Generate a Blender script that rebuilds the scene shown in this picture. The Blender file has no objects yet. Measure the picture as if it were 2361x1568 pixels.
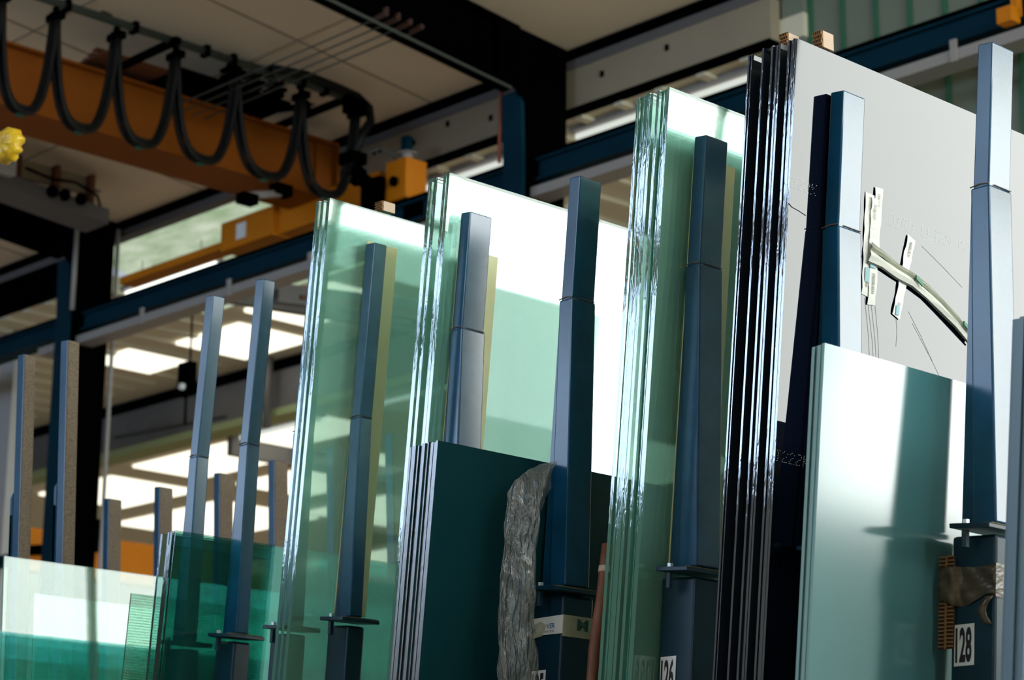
import bpy, bmesh, math, random
from mathutils import Vector, Matrix
R = math.radians
random.seed(7)
S = bpy.context.scene

# ------------------------------------------------------------------ camera
cam = bpy.data.cameras.new('camera'); co = bpy.data.objects.new('camera', cam)
S.collection.objects.link(co); S.camera = co
cam.sensor_fit = 'HORIZONTAL'; cam.sensor_width = 36.0
cam.lens = 5152.6 / 2361 * 36
cam.clip_start = 0.05; cam.clip_end = 200
yaw, pit, rol = R(46.4705), R(14.8082), R(0.46)
f = Vector((math.cos(pit)*math.cos(yaw), math.cos(pit)*math.sin(yaw), math.sin(pit)))
r = Vector((math.sin(yaw), -math.cos(yaw), 0)); u = r.cross(f)
r2 = math.cos(rol)*r + math.sin(rol)*u; u2 = -math.sin(rol)*r + math.cos(rol)*u
M = Matrix((( r2.x, u2.x, -f.x), (r2.y, u2.y, -f.y), (r2.z, u2.z, -f.z)))
co.matrix_world = Matrix.Translation((0, 0, 1.2)) @ M.to_4x4()
cam.dof.use_dof = True; cam.dof.focus_distance = 6.35; cam.dof.aperture_fstop = 4.6

# ------------------------------------------------------------------ world, exposure, window light
w = bpy.data.worlds.new('world'); S.world = w; w.use_nodes = True
w.node_tree.nodes['Background'].inputs[0].default_value = (0.75, 0.85, 1.0, 1)
w.node_tree.nodes['Background'].inputs[1].default_value = 0.6
S.view_settings.view_transform = 'Standard'; S.view_settings.look = 'None'
S.view_settings.exposure = 0.0; S.view_settings.gamma = 1.0; S.view_settings.use_curve_mapping = False
WIN_RIGHT = 12.0      # daylight through the glazing of the right wall
WIN_LEFT = 5.5        # daylight through the clerestory of the left wall
ROOF_LIGHT = 1.7
S.cycles.max_bounces = 10; S.cycles.diffuse_bounces = 3; S.cycles.glossy_bounces = 7
S.cycles.transparent_max_bounces = 48; S.cycles.transmission_bounces = 4
S.cycles.caustics_reflective = False; S.cycles.caustics_refractive = False
S.cycles.sample_clamp_indirect = 4.0

# ------------------------------------------------------------------ materials
def newmat(name):
    m = bpy.data.materials.new(name); m.use_nodes = True
    nt = m.node_tree; b = nt.nodes['Principled BSDF']
    return m, nt, b
def N(nt, t, **k):
    n = nt.nodes.new(t)
    for a, v in k.items(): setattr(n, a, v)
    return n
def L(nt, a, b): nt.links.new(a, b)
def paint(name, col, rough=0.5, metal=0.0, bump=0.0, scale=200.0, var=0.0, vscale=6.0, ior=1.5, stretch=(1,1,1), col2=None, coords='Object'):
    m, nt, b = newmat(name)
    b.inputs['Base Color'].default_value = (*col, 1); b.inputs['Roughness'].default_value = rough
    b.inputs['Metallic'].default_value = metal; b.inputs['IOR'].default_value = ior
    tc = N(nt, 'ShaderNodeTexCoord'); mp = N(nt, 'ShaderNodeMapping'); mp.inputs['Scale'].default_value = stretch
    L(nt, tc.outputs[coords], mp.inputs['Vector'])
    if bump:
        n = N(nt, 'ShaderNodeTexNoise'); n.inputs['Scale'].default_value = scale; n.inputs['Detail'].default_value = 3
        L(nt, mp.outputs[0], n.inputs['Vector'])
        bp = N(nt, 'ShaderNodeBump'); bp.inputs['Strength'].default_value = bump; bp.inputs['Distance'].default_value = 0.002
        L(nt, n.outputs['Fac'], bp.inputs['Height']); L(nt, bp.outputs[0], b.inputs['Normal'])
    if var or col2:
        n = N(nt, 'ShaderNodeTexNoise'); n.inputs['Scale'].default_value = vscale; n.inputs['Detail'].default_value = 5
        L(nt, mp.outputs[0], n.inputs['Vector'])
        cr = N(nt, 'ShaderNodeValToRGB')
        c2 = col2 if col2 else tuple(max(0, c*(1-var)) for c in col)
        cr.color_ramp.elements[0].position = 0.35; cr.color_ramp.elements[0].color = (*c2, 1)
        cr.color_ramp.elements[1].position = 0.65; cr.color_ramp.elements[1].color = (*col, 1)
        L(nt, n.outputs['Fac'], cr.inputs[0]); L(nt, cr.outputs[0], b.inputs['Base Color'])
    return m

def pane_glass(name, tint, haze=0.02, hazecol=(0.6,0.75,0.7), boost=1.0, rough=0.0, texture=None):
    """one face of a float glass sheet: Fresnel mirror over tinted see-through"""
    m, nt, b = newmat(name); nt.nodes.remove(b)
    out = nt.nodes['Material Output']
    geo = N(nt, 'ShaderNodeNewGeometry'); mr = N(nt, 'ShaderNodeMapRange')
    mr.inputs['To Min'].default_value = 1.52; mr.inputs['To Max'].default_value = 1/1.52
    L(nt, geo.outputs['Backfacing'], mr.inputs['Value'])
    fr = N(nt, 'ShaderNodeFresnel'); L(nt, mr.outputs[0], fr.inputs['IOR'])
    mul = N(nt, 'ShaderNodeMath', operation='MULTIPLY'); mul.inputs[1].default_value = boost
    L(nt, fr.outputs[0], mul.inputs[0])
    tr = N(nt, 'ShaderNodeBsdfTransparent'); tr.inputs[0].default_value = (*tint, 1)
    gl = N(nt, 'ShaderNodeBsdfGlossy'); gl.inputs['Roughness'].default_value = rough
    gl.inputs['Color'].default_value = (0.98, 1, 0.99, 1)
    df = N(nt, 'ShaderNodeBsdfDiffuse'); df.inputs[0].default_value = (*hazecol, 1)  # pale diffuse haze painted on the faces to lift their mint glow
    m1 = N(nt, 'ShaderNodeMixShader'); m1.inputs[0].default_value = haze
    L(nt, tr.outputs[0], m1.inputs[1]); L(nt, df.outputs[0], m1.inputs[2])
    m2 = N(nt, 'ShaderNodeMixShader'); L(nt, mul.outputs[0], m2.inputs[0])
    L(nt, m1.outputs[0], m2.inputs[1]); L(nt, gl.outputs[0], m2.inputs[2])
    L(nt, m2.outputs[0], out.inputs[0])
    if texture == 'pyramids':
        tc = N(nt, 'ShaderNodeTexCoord'); sp = N(nt, 'ShaderNodeSeparateXYZ'); L(nt, tc.outputs['Object'], sp.inputs[0])
        vals = []
        for i in (0, 2):
            a = N(nt, 'ShaderNodeMath', operation='MULTIPLY'); a.inputs[1].default_value = 2*math.pi/0.0095
            L(nt, sp.outputs[i], a.inputs[0])
            s = N(nt, 'ShaderNodeMath', operation='SINE'); L(nt, a.outputs[0], s.inputs[0]); vals.append(s)
        mm = N(nt, 'ShaderNodeMath', operation='MULTIPLY')
        ad = []
        for v in vals:
            x = N(nt, 'ShaderNodeMath', operation='MAXIMUM'); x.inputs[1].default_value = 0; L(nt, v.outputs[0], x.inputs[0]); ad.append(x)
        L(nt, ad[0].outputs[0], mm.inputs[0]); L(nt, ad[1].outputs[0], mm.inputs[1])
        bp = N(nt, 'ShaderNodeBump'); bp.inputs['Strength'].default_value = 1.0; bp.inputs['Distance'].default_value = 0.0015
        L(nt, mm.outputs[0], bp.inputs['Height']); L(nt, bp.outputs[0], gl.inputs['Normal']); L(nt, bp.outputs[0], df.inputs['Normal'])
        pw = N(nt, 'ShaderNodeMapRange'); pw.inputs['From Min'].default_value = 0.25; pw.inputs['From Max'].default_value = 0.7
        pw.inputs['To Min'].default_value = haze; pw.inputs['To Max'].default_value = 0.95
        L(nt, mm.outputs[0], pw.inputs['Value']); L(nt, pw.outputs[0], m1.inputs[0])
    return m

def cut_edge(name, dark, ior=2.6, rough=0.04, bump=0.15, pale=None):
    """rough-cut glass edge: long vertical ripples that catch the light"""
    m, nt, b = newmat(name)
    b.inputs['Base Color'].default_value = (*dark, 1); b.inputs['Roughness'].default_value = rough; b.inputs['IOR'].default_value = ior
    tc = N(nt, 'ShaderNodeTexCoord'); mp = N(nt, 'ShaderNodeMapping'); mp.inputs['Scale'].default_value = (1, 1, 0.16)
    L(nt, tc.outputs['Object'], mp.inputs['Vector'])
    n = N(nt, 'ShaderNodeTexNoise'); n.inputs['Scale'].default_value = 100; n.inputs['Detail'].default_value = 2.5; n.inputs['Roughness'].default_value = 0.5
    n.inputs['Distortion'].default_value = 1.2
    L(nt, mp.outputs[0], n.inputs['Vector'])
    bp = N(nt, 'ShaderNodeBump'); bp.inputs['Strength'].default_value = bump; bp.inputs['Distance'].default_value = 0.0022
    L(nt, n.outputs['Fac'], bp.inputs['Height']); L(nt, bp.outputs[0], b.inputs['Normal'])
    return m

def emit(name, col, st, pat=None):
    m, nt, b = newmat(name); nt.nodes.remove(b); out = nt.nodes['Material Output']
    e = N(nt, 'ShaderNodeEmission'); e.inputs[0].default_value = (*col, 1); e.inputs[1].default_value = st
    L(nt, e.outputs[0], out.inputs[0])
    return m

MAT = dict(
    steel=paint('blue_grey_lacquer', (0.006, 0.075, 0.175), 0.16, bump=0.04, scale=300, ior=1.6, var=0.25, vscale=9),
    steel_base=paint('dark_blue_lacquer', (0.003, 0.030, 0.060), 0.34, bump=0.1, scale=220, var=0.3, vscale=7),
    weld=paint('rusty_weld', (0.13, 0.10, 0.085), 0.6, bump=0.5, scale=300),
    bolt=paint('zinc', (0.75, 0.78, 0.8), 0.3, 0.9),
    felt=paint('brown_felt', (0.20, 0.155, 0.115), 0.95, bump=0.8, scale=500, col2=(0.11,0.085,0.065), vscale=160),
    felt_y=paint('yellow_felt', (0.88, 0.93, 0.60), 0.9, bump=0.4, scale=300),
    dust_top=paint('dusty_plate', (0.16, 0.14, 0.09), 0.8, bump=0.5, scale=150),
    glass=pane_glass('float_glass', (0.935, 0.975, 0.965), haze=0.08, hazecol=(0.50,0.94,0.78)),
    glass_pale=pane_glass('pale_glass', (0.88, 0.96, 0.93), haze=0.10, hazecol=(0.5,0.9,0.78), boost=0.8),
    glass_deep=pane_glass('green_glass', (0.67, 0.865, 0.855), haze=0.03, hazecol=(0.10,0.42,0.38)),
    glass_pyr=pane_glass('patterned_glass', (0.72, 0.93, 0.84), haze=0.06, hazecol=(0.85,1.0,0.88), texture='pyramids'),
    edge=cut_edge('green_cut_edge', (0.004, 0.17, 0.12), ior=3.2),
    edge_smooth=cut_edge('pale_green_edge', (0.05, 0.28, 0.22), ior=1.6, rough=0.3, bump=0.25),
    edge_blue=cut_edge('navy_cut_edge', (0.003, 0.01, 0.04), ior=3.2),
    edge_dark=cut_edge('black_green_edge', (0.003, 0.02, 0.018), ior=1.9),
    edge_brown=cut_edge('brown_grey_edge', (0.05, 0.035, 0.035), ior=3.2, rough=0.25, bump=.3),
    edge_mist=cut_edge('misty_blue_edge', (0.10, 0.17, 0.23), ior=1.6, rough=0.35, bump=0.2),
    edge_frost=cut_edge('misty_edge', (0.20, 0.34, 0.34), ior=1.5, rough=0.4, bump=0.2),
    navy=paint('navy_coated_glass', (0.002, 0.003, 0.010), 0.02, ior=1.44),
    teal_back=paint('teal_lacquered_glass', (0.004, 0.032, 0.042), 0.22, ior=1.3, bump=0.05, scale=300),
    frost=paint('frosted_glass', (0.065, 0.19, 0.215), 0.13, ior=1.85),
    mirror=paint('mirror_face', (0.82, 0.98, 0.90), 0.22, metal=0.35),
    mist=paint('misty_blue_glass', (0.045, 0.08, 0.12), 0.3, ior=1.5),
    black=paint('black_steel', (0.0008, 0.0008, 0.001), 0.9, ior=1.03),
    cable=paint('black_cable', (0.003, 0.003, 0.003), 0.55, ior=1.3),
    rail_grey=paint('grey_green_rail', (0.05, 0.06, 0.055), 0.5),
    beam_blue=paint('beam_teal', (0.002, 0.028, 0.052), 0.6, var=0.2, vscale=2, ior=1.15),
    orange=paint('crane_orange', (0.66, 0.21, 0.008), 0.5, var=0.12, vscale=1.5, ior=1.25), orange_shaded=paint('crane_orange_shaded', (0.24, 0.062, 0.003), 0.55, var=0.15, vscale=1.0, ior=1.25),  # girder copy: same crane paint with its shade put into the colour
    tray=paint('tray_grey', (0.32, 0.30, 0.30), 0.5, bump=0.1),
    ceil=paint('ceiling_board', (0.88, 0.72, 0.55), 0.9, bump=0.2, scale=30, var=0.06, vscale=0.7, coords='Generated'),
    ceil2=paint('ceiling_aisle', (0.78, 0.72, 0.58), 0.9),
    fascia=paint('fascia_panel', (0.34, 0.29, 0.215), 0.8, var=0.12, vscale=1.2),
    fascia_dk=paint('fascia_strip', (0.13, 0.12, 0.125), 0.8),
    wall=paint('wall_plaster', (0.42, 0.44, 0.42), 0.9, var=0.1, vscale=1),
    panel=paint('green_grey_panel', (0.20, 0.23, 0.18), 0.6, var=0.1, vscale=1),
    seam=paint('green_seam', (0.03, 0.14, 0.08), 0.6),
    floor=paint('concrete_floor', (0.58, 0.48, 0.37), 0.6, bump=0.2, scale=40, var=0.2, vscale=2),
    white=paint('white_label', (0.85, 0.87, 0.9), 0.5),
    ink=paint('black_ink', (0.02, 0.012, 0.02), 0.5),
    blue_ink=paint('blue_ink', (0.02, 0.16, 0.32), 0.5),
    pale_blue=paint('pale_blue_print', (0.30, 0.55, 0.66), 0.5),
    grey_ink=paint('grey_ink', (0.3, 0.3, 0.3), 0.5),
    green_ink=paint('green_ink', (0.0, 0.10, 0.07), 0.5),
    tape_white=paint('white_tape', (0.80, 0.80, 0.80), 0.4, bump=0.2, scale=60),
    tape_cream=paint('cream_tape', (0.50, 0.52, 0.42), 0.4, bump=0.3, scale=60, var=0.2, vscale=30),
    tape_brown=paint('brown_tape', (0.10, 0.072, 0.045), 0.22, bump=0.9, scale=26, var=0.4, vscale=18, stretch=(1,1,2.5)),
    tape_pale=paint('crumpled_tape', (0.86, 0.86, 0.84), 0.2, bump=0.6, scale=40),
    tape_green=paint('green_print', (0.03, 0.22, 0.13), 0.4),
    card=paint('corrugated_card', (0.30, 0.155, 0.065), 0.9, bump=0.3, scale=120),
    card_pink=paint('pale_card', (0.62, 0.47, 0.38), 0.85, bump=0.1, scale=60),
    card_dark=paint('card_groove', (0.06, 0.03, 0.015), 0.9),
    wood=paint('old_wood', (0.24, 0.085, 0.045), 0.6, bump=0.7, scale=60, var=0.45, vscale=22, stretch=(1,1,0.25)),
    scratch=paint('dark_scratch', (0.30, 0.31, 0.31), 0.5),
    copper=paint('copper_pipe', (0.30, 0.075, 0.045), 0.5),
    joint=paint('panel_joint_strip', (0.34, 0.275, 0.20), 0.9),
    insul=paint('dark_insulator', (0.05, 0.018, 0.012), 0.7),
    yellow=paint('yellow_plastic', (0.75, 0.52, 0.02), 0.28, bump=0.8, scale=45, var=0.4, vscale=30, col2=(0.62,0.33,0.01)),
    dots=paint('white_ink', (0.9, 0.93, 0.9), 0.5),
    cab=paint('cabinet_grey', (0.45, 0.46, 0.48), 0.5),
    rust=paint('rust_brown', (0.14, 0.045, 0.02), 0.7),
    concrete=paint('aisle_beam', (0.16, 0.155, 0.16), 0.8, var=0.2, vscale=1.3),
    green_flange=paint('green_flange', (0.34, 0.40, 0.20), 0.7),
    day=emit('daylight_pane', (0.955, 1.0, 0.96), WIN_RIGHT),
    day_green=emit('daylight_pane_green', (0.70, 1.0, 0.88), 0.9),
    mint=emit('added_mint_glow_pane', (0.68, 1.0, 0.87), 1.9),
    mint_hi=emit('added_mint_glow_pane_upper', (0.78, 1.0, 0.92), 3.0),
    day_left=emit('clerestory_pane', (0.56, 0.75, 1.0), WIN_LEFT),
    rooflight=emit('rooflight_pane', (1.0, 0.95, 0.76), ROOF_LIGHT),
    tube=emit('fluorescent_tube', (0.95, 1.0, 0.93), 2.6),
    tube_dim=emit('fluorescent_tube_far', (0.95, 1.0, 0.9), 0.75),
)
# thin clear film
m, nt, b = newmat('clear_film'); b.inputs['Base Color'].default_value = (0.14, 0.16, 0.17, 1)
b.inputs['Roughness'].default_value = 0.12; b.inputs['IOR'].default_value = 2.6
tr = N(nt, 'ShaderNodeBsdfTransparent'); mx = N(nt, 'ShaderNodeMixShader'); mx.inputs[0].default_value = 0.34
tc = N(nt, 'ShaderNodeTexCoord'); n1 = N(nt, 'ShaderNodeTexNoise'); n1.inputs['Scale'].default_value = 22; n1.inputs['Detail'].default_value = 5; n1.inputs['Distortion'].default_value = 1.5
mp = N(nt, 'ShaderNodeMapping'); mp.inputs['Scale'].default_value = (1.8, 1, 0.35); L(nt, tc.outputs['Object'], mp.inputs[0]); L(nt, mp.outputs[0], n1.inputs['Vector'])
bp = N(nt, 'ShaderNodeBump'); bp.inputs['Strength'].default_value = 1.0; bp.inputs['Distance'].default_value = 0.03
L(nt, n1.outputs['Fac'], bp.inputs['Height']); L(nt, bp.outputs[0], b.inputs['Normal'])
L(nt, tr.outputs[0], mx.inputs[1]); L(nt, b.outputs[0], mx.inputs[2]); L(nt, mx.outputs[0], nt.nodes['Material Output'].inputs[0])
MAT['film'] = m

# ------------------------------------------------------------------ helpers
C = S.collection
class MB:
    """collects boxes, prisms and tubes and links them as one mesh"""
    def __init__(s): s.v = []; s.f = []; s.m = []
    def poly(s, verts, faces, mi=0):
        o = len(s.v); s.v += [tuple(v) for v in verts]; s.f += [tuple(i+o for i in q) for q in faces]; s.m += [mi]*len(faces)
    def hexa(s, b, t, mi=0, side=None):
        """b, t: four bottom and four top points in the same turning order"""
        o = len(s.v); s.v += [tuple(p) for p in b] + [tuple(p) for p in t]
        for q in ((3,2,1,0), (4,5,6,7), (0,1,5,4), (1,2,6,5), (2,3,7,6), (3,0,4,7)):
            s.f.append(tuple(i+o for i in q)); s.m.append(mi)
    def box(s, x0, x1, y0, y1, z0, z1, mi=0):
        s.hexa([(x0,y0,z0),(x1,y0,z0),(x1,y1,z0),(x0,y1,z0)], [(x0,y0,z1),(x1,y0,z1),(x1,y1,z1),(x0,y1,z1)], mi)
    def slab_x(s, x0, x1, prof, mi=0):
        """extrude a polygon of (y, z) from x0 to x1"""
        n = len(prof); o = len(s.v)
        s.v += [(x0, y, z) for y, z in prof] + [(x1, y, z) for y, z in prof]
        s.f += [tuple(o+i for i in range(n)), tuple(o+n+i for i in reversed(range(n)))]
        s.f += [(o+i, o+n+i, o+n+(i+1) % n, o+(i+1) % n) for i in range(n)]; s.m += [mi]*(n+2)
    def slab_y(s, y0, y1, prof, mi=0):
        n = len(prof); o = len(s.v)
        s.v += [(x, y0, z) for x, z in prof] + [(x, y1, z) for x, z in prof]
        s.f += [tuple(o+i for i in range(n)), tuple(o+n+i for i in reversed(range(n)))]
        s.f += [(o+i, o+n+i, o+n+(i+1) % n, o+(i+1) % n) for i in range(n)]; s.m += [mi]*(n+2)
    def tube(s, pts, rad, n=8, mi=0):
        pts = [Vector(p) for p in pts]; rads = rad if isinstance(rad, (list, tuple)) else [rad]*len(pts)
        o = len(s.v); prev = None
        for i, p in enumerate(pts):
            d = (pts[min(i+1, len(pts)-1)] - pts[max(i-1, 0)]).normalized()
            if prev is None:
                a = d.orthogonal().normalized()
            else:
                a = (prev - d*prev.dot(d)).normalized()
            prev = a; b = d.cross(a)
            for k in range(n):
                t = 2*math.pi*k/n; s.v.append(tuple(p + rads[i]*(math.cos(t)*a + math.sin(t)*b)))
        for i in range(len(pts)-1):
            for k in range(n):
                s.f.append((o+i*n+k, o+i*n+(k+1) % n, o+(i+1)*n+(k+1) % n, o+(i+1)*n+k)); s.m.append(mi)
        s.f.append(tuple(o+k for k in reversed(range(n)))); s.f.append(tuple(o+(len(pts)-1)*n+k for k in range(n))); s.m += [mi, mi]
        return s
    def build(s, name, mat, parent=None, bevel=0.0, smooth=False, loc=None):
        me = bpy.data.meshes.new(name); me.from_pydata(s.v, [], s.f); 
        for x in (mat if isinstance(mat, (list, tuple)) else [mat]): me.materials.append(MAT[x] if isinstance(x, str) else x)
        me.polygons.foreach_set('material_index', s.m)
        bm = bmesh.new(); bm.from_mesh(me); bmesh.ops.recalc_face_normals(bm, faces=bm.faces)
        if loc is not None:
            bmesh.ops.translate(bm, verts=bm.verts, vec=-Vector(loc))
        bm.to_mesh(me); bm.free()
        if smooth: me.polygons.foreach_set('use_smooth', [True]*len(me.polygons))
        o = bpy.data.objects.new(name, me); C.objects.link(o)
        if loc is not None: o.location = loc
        if parent: o.parent = parent; o.matrix_parent_inverse = Matrix.Translation(parent.location).inverted() if loc is None else Matrix.Translation(parent.location).inverted()
        if bevel:
            b = o.modifiers.new('bevel', 'BEVEL'); b.width = bevel; b.segments = 2; b.limit_method = 'ANGLE'
        return o
def tag(o, label=None, cat=None, group=None, kind=None):
    if label: o['label'] = label
    if cat: o['category'] = cat
    if group: o['group'] = group
    if kind: o['kind'] = kind
    return o
def empty(name, loc, label, cat, group=None):
    o = bpy.data.objects.new(name, None); C.objects.link(o); o.location = loc; o.empty_display_size = 0.1
    return tag(o, label, cat, group)
def text(name, body, mat, origin, xdir, ydir, h, wscale=1.0, parent=None, bold=0.0, depth=0.0003, width=None):
    """lettering: origin = lower-left corner, h = cap height"""
    c = bpy.data.curves.new(name, 'FONT'); c.body = body; c.size = 1.0; c.offset = bold; c.resolution_u = 3
    o = bpy.data.objects.new(name, c); C.objects.link(o); bpy.context.view_layer.update()
    me = bpy.data.meshes.new_from_object(o.evaluated_get(bpy.context.evaluated_depsgraph_get()))
    bpy.data.objects.remove(o); bpy.data.curves.remove(c)
    x = Vector(xdir).normalized(); y = Vector(ydir).normalized(); z = x.cross(y)
    xs = [v.co.x for v in me.vertices]; ys = [v.co.y for v in me.vertices]
    sy = h/0.70; sx = sy*wscale if width is None else width/(max(xs)-min(xs))
    if width is not None: sy = h/(max(ys)-min(ys))
    x0_ = min(xs) if width is not None else 0; y0_ = min(ys) if width is not None else 0
    for v in me.vertices: v.co = ((v.co.x-x0_)*sx, (v.co.y-y0_)*sy, v.co.z)
    wscale = 1.0
    mt = Matrix(((x.x*wscale, y.x, z.x, origin[0]), (x.y*wscale, y.y, z.y, origin[1]), (x.z*wscale, y.z, z.z, origin[2]), (0,0,0,1)))
    me.transform(mt); me.materials.clear(); me.materials.append(MAT[mat])
    t = bpy.data.objects.new(name, me); C.objects.link(t)
    if parent: t.parent = parent; t.matrix_parent_inverse = Matrix.Translation(parent.location).inverted()
    return t
def struct(name, mb, mat): return tag(mb.build(name, mat), kind='structure')
def quad(name, pts, mat, flip=False):
    b = MB(); b.poly(pts, [(0,1,2,3)]); return b

# ------------------------------------------------------------------ setting: floor, roof, walls
XW, XE, YS, YN = -8.0, 30.0, -10.0, 38.0
b = MB(); b.box(XW-.2, XE+.2, YS-.2, YN+.2, -0.2, 0.0); struct('floor', b, 'floor')
def zc(x): return 8.25 + 0.1*(12.2 - x)
# main hall roof slope, hung boards with thin darker strips along the panel joints
b = MB(); b.slab_y(YS, YN, [(XW, zc(XW)), (12.3, zc(12.3)), (12.3, zc(12.3)+.25), (XW, zc(XW)+.25)])
struct('ceiling', b, 'ceil')
b = MB()
for y in (6.2, 9.6, 13.9, 15.6, 17.3, 20.5, 23.7):
    b.hexa([(XW, y, zc(XW)-.006), (12.2, y, zc(12.2)-.006), (12.2, y+.02, zc(12.2)-.006), (XW, y+.02, zc(XW)-.006)],
           [(XW, y, zc(XW)+.01), (12.2, y, zc(12.2)+.01), (12.2, y+.02, zc(12.2)+.01), (XW, y+.02, zc(XW)+.01)])
for x in (4.4, 6.8, 9.2, 10.7):
    b.box(x, x+.015, YS, YN, zc(x)-.006, zc(x)+.01)
struct('ceiling_joint', b, 'joint')
b = MB()
for y in (13.1, 14.8, 16.5, 18.2, 10.6, 9.0):
    for k in range(12):
        x = 3.6 + k*0.72
        b.box(x, x+.10, y, y+.05, zc(x)-.014, zc(x)+.01)
struct('ceiling_fixing', b, 'rail_grey')
# taller bay on the right beyond the column row
b = MB(); b.slab_y(YS, 9.9, [(12.3, 8.25), (XE, 8.25+.12*17.7), (XE, 8.5+.12*17.7), (12.3, 8.5)]); struct('ceiling_right_bay', b, 'ceil2')
# low aisle behind the column row
b = MB()
b.box(13.95, 15.75, 9.9, YN, 7.76, 7.95)
b.box(12.42, 13.95, 9.9, 16.3, 7.76, 7.95)
b.box(12.42, 13.95, 19.6, YN, 7.76, 7.95)
for k in range(60):
    y = 10.0 + k*0.45
    if 16.0 < y < 19.6: continue
    b.box(12.42, 15.38, y, y+.09, 7.725, 7.761)
struct('ceiling_aisle', b, 'ceil2')
b = MB(); b.hexa([(12.42,16.3,8.11),(13.95,16.3,7.76),(13.95,19.6,7.76),(12.42,19.6,8.11)], [(12.42,16.3,8.16),(13.95,16.3,7.81),(13.95,19.6,7.81),(12.42,19.6,8.16)])
def mottled():
    m, nt, bs = newmat('glowing_ceiling'); nt.nodes.remove(bs)
    tc = N(nt, 'ShaderNodeTexCoord'); mp = N(nt, 'ShaderNodeMapping'); mp.inputs['Scale'].default_value = (3, 1.2, 1); L(nt, tc.outputs['Object'], mp.inputs[0])
    n = N(nt, 'ShaderNodeTexNoise'); n.inputs['Scale'].default_value = 1.6; n.inputs['Detail'].default_value = 5; L(nt, mp.outputs[0], n.inputs['Vector'])
    cr = N(nt, 'ShaderNodeValToRGB'); cr.color_ramp.elements[0].position = 0.3; cr.color_ramp.elements[0].color = (0.28, 0.42, 0.22, 1)
    cr.color_ramp.elements[1].position = 0.7; cr.color_ramp.elements[1].color = (0.72, 0.80, 0.62, 1); L(nt, n.outputs['Fac'], cr.inputs[0])
    e = N(nt, 'ShaderNodeEmission'); L(nt, cr.outputs[0], e.inputs[0]); e.inputs[1].default_value = 0.85; L(nt, e.outputs[0], nt.nodes['Material Output'].inputs[0])
    return m
MAT['mottled'] = mottled()
struct('window_5', b, 'mottled')  # bright stretch of aisle ceiling, its light put in as mottled emission
# fascia above the crane runway
b = MB(); b.box(12.3, 12.42, 9.9, YN, 8.115, 8.26); struct('trim_1', b, 'fascia_dk')
b = MB(); b.box(12.31, 12.42, 10.13, 16.25, 7.77, 8.114); b.box(12.29, 12.43, 10.13, 16.25, 7.75, 7.769, 1)
for (y, z) in ((14.41,7.83),(14.33,7.83),(13.95,7.78),(13.88,7.78),(13.44,7.84),(12.9,7.75),(14.0,7.67),(13.93,7.67),(15.2,7.8),(15.1,7.8),(10.9,7.8),(11.6,7.78)):
    b.box(12.295, 12.31, y*1.025, y*1.025+.035, z*1.02+.02, z*1.02+.07, 1)
struct('trim_2', b, ['fascia', 'black'])
b = MB(); b.box(12.2, 12.3, 9.9, YN, 8.195, 8.239); b.box(12.31, 12.415, 19.62, YN, 7.76, 8.114); struct('trim_3', b, 'black')  # second box is a black panel standing in for the shaded aisle interior
# second step down of the aisle
b = MB(); b.box(15.75, 15.95, 9.9, YN, 7.14, 7.78); b.box(15.7, 16.0, 9.9, YN, 7.05, 7.14, 1); b.box(15.72, 15.75, 9.9, YN, 7.62, 7.74, 2)
struct('trim_4', b, ['concrete', 'green_flange', 'black'])
b = MB(); b.box(15.95, XE, 9.9, YN, 7.1, 7.3); struct('ceiling_far_aisle', b, 'ceil2')
for i, (x0, x1, y0, y1, z) in enumerate(((14.2, 15.0, 21.4, 22.2, 7.74), (14.4, 15.4, 19.6, 20.8, 7.74), (14.1, 15.0, 17.6, 19.1, 7.74),
        (16.2, 17.0, 20.3, 21.9, 7.085), (16.3, 17.4, 22.3, 24.4, 7.085), (16.5, 17.9, 25.2, 27.0, 7.085), (18.6, 20.4, 25.6, 28.2, 7.085),
        (18.0, 19.2, 21.5, 24.4, 7.085), (20.0, 23.0, 22.5, 25.4, 7.085), (19.8, 22.0, 18.5, 21.5, 7.085), (23.0, 26.0, 26.0, 31.0, 7.085))):
    b = MB(); b.box(x0, x1, y0, y1, z-.02, z+.03); struct('window_%d' % (6+i), b, 'rooflight')
# vertical panelled partition behind the runway on the right
b = MB(); b.box(12.5, 12.6, 4.5, 10.4, 0, 8.6); b.box(12.43, 12.5, 9.905, 10.12, 0, 8.3)
for k in range(18):
    y = 9.9 - 0.305*k
    b.box(12.47, 12.5, y-.03, y, 0, 8.4, 1)
struct('wall_partition', b, ['panel', 'seam'])
# outer walls
b = MB(); b.box(XE, XE+.2, YS, YN, 0, 11); struct('wall_back', b, 'ceil2')
b = MB(); b.box(XW, XE, YN, YN+.2, 0, 11); struct('wall_north', b, 'wall')
b = MB(); b.box(XW-.2, XW, YS, YN, 0, 5.7); b.box(XW-.2, XW, YS, YN, 9.4, 10.4); b.box(XW-.2, XW, YS, 4.0, 5.7, 9.4); b.box(XW-.2, XW, 26, YN, 5.7, 9.4); struct('wall_left', b, 'wall')
b = MB(); b.box(XW-.1, XW-.05, 4.0, 26, 5.7, 7.85); b.box(XW-.1, XW-.05, 4.0, 26, 8.4, 9.4); struct('window_1', b, 'day_left')
b = MB()
for y in range(4, 27, 2): b.box(XW-.05, XW+.03, y-.04, y+.04, 5.7, 9.4)
b.box(XW-.04, XW+.02, 4, 26, 7.85, 8.4); struct('trim_5', b, 'wall')
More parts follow.
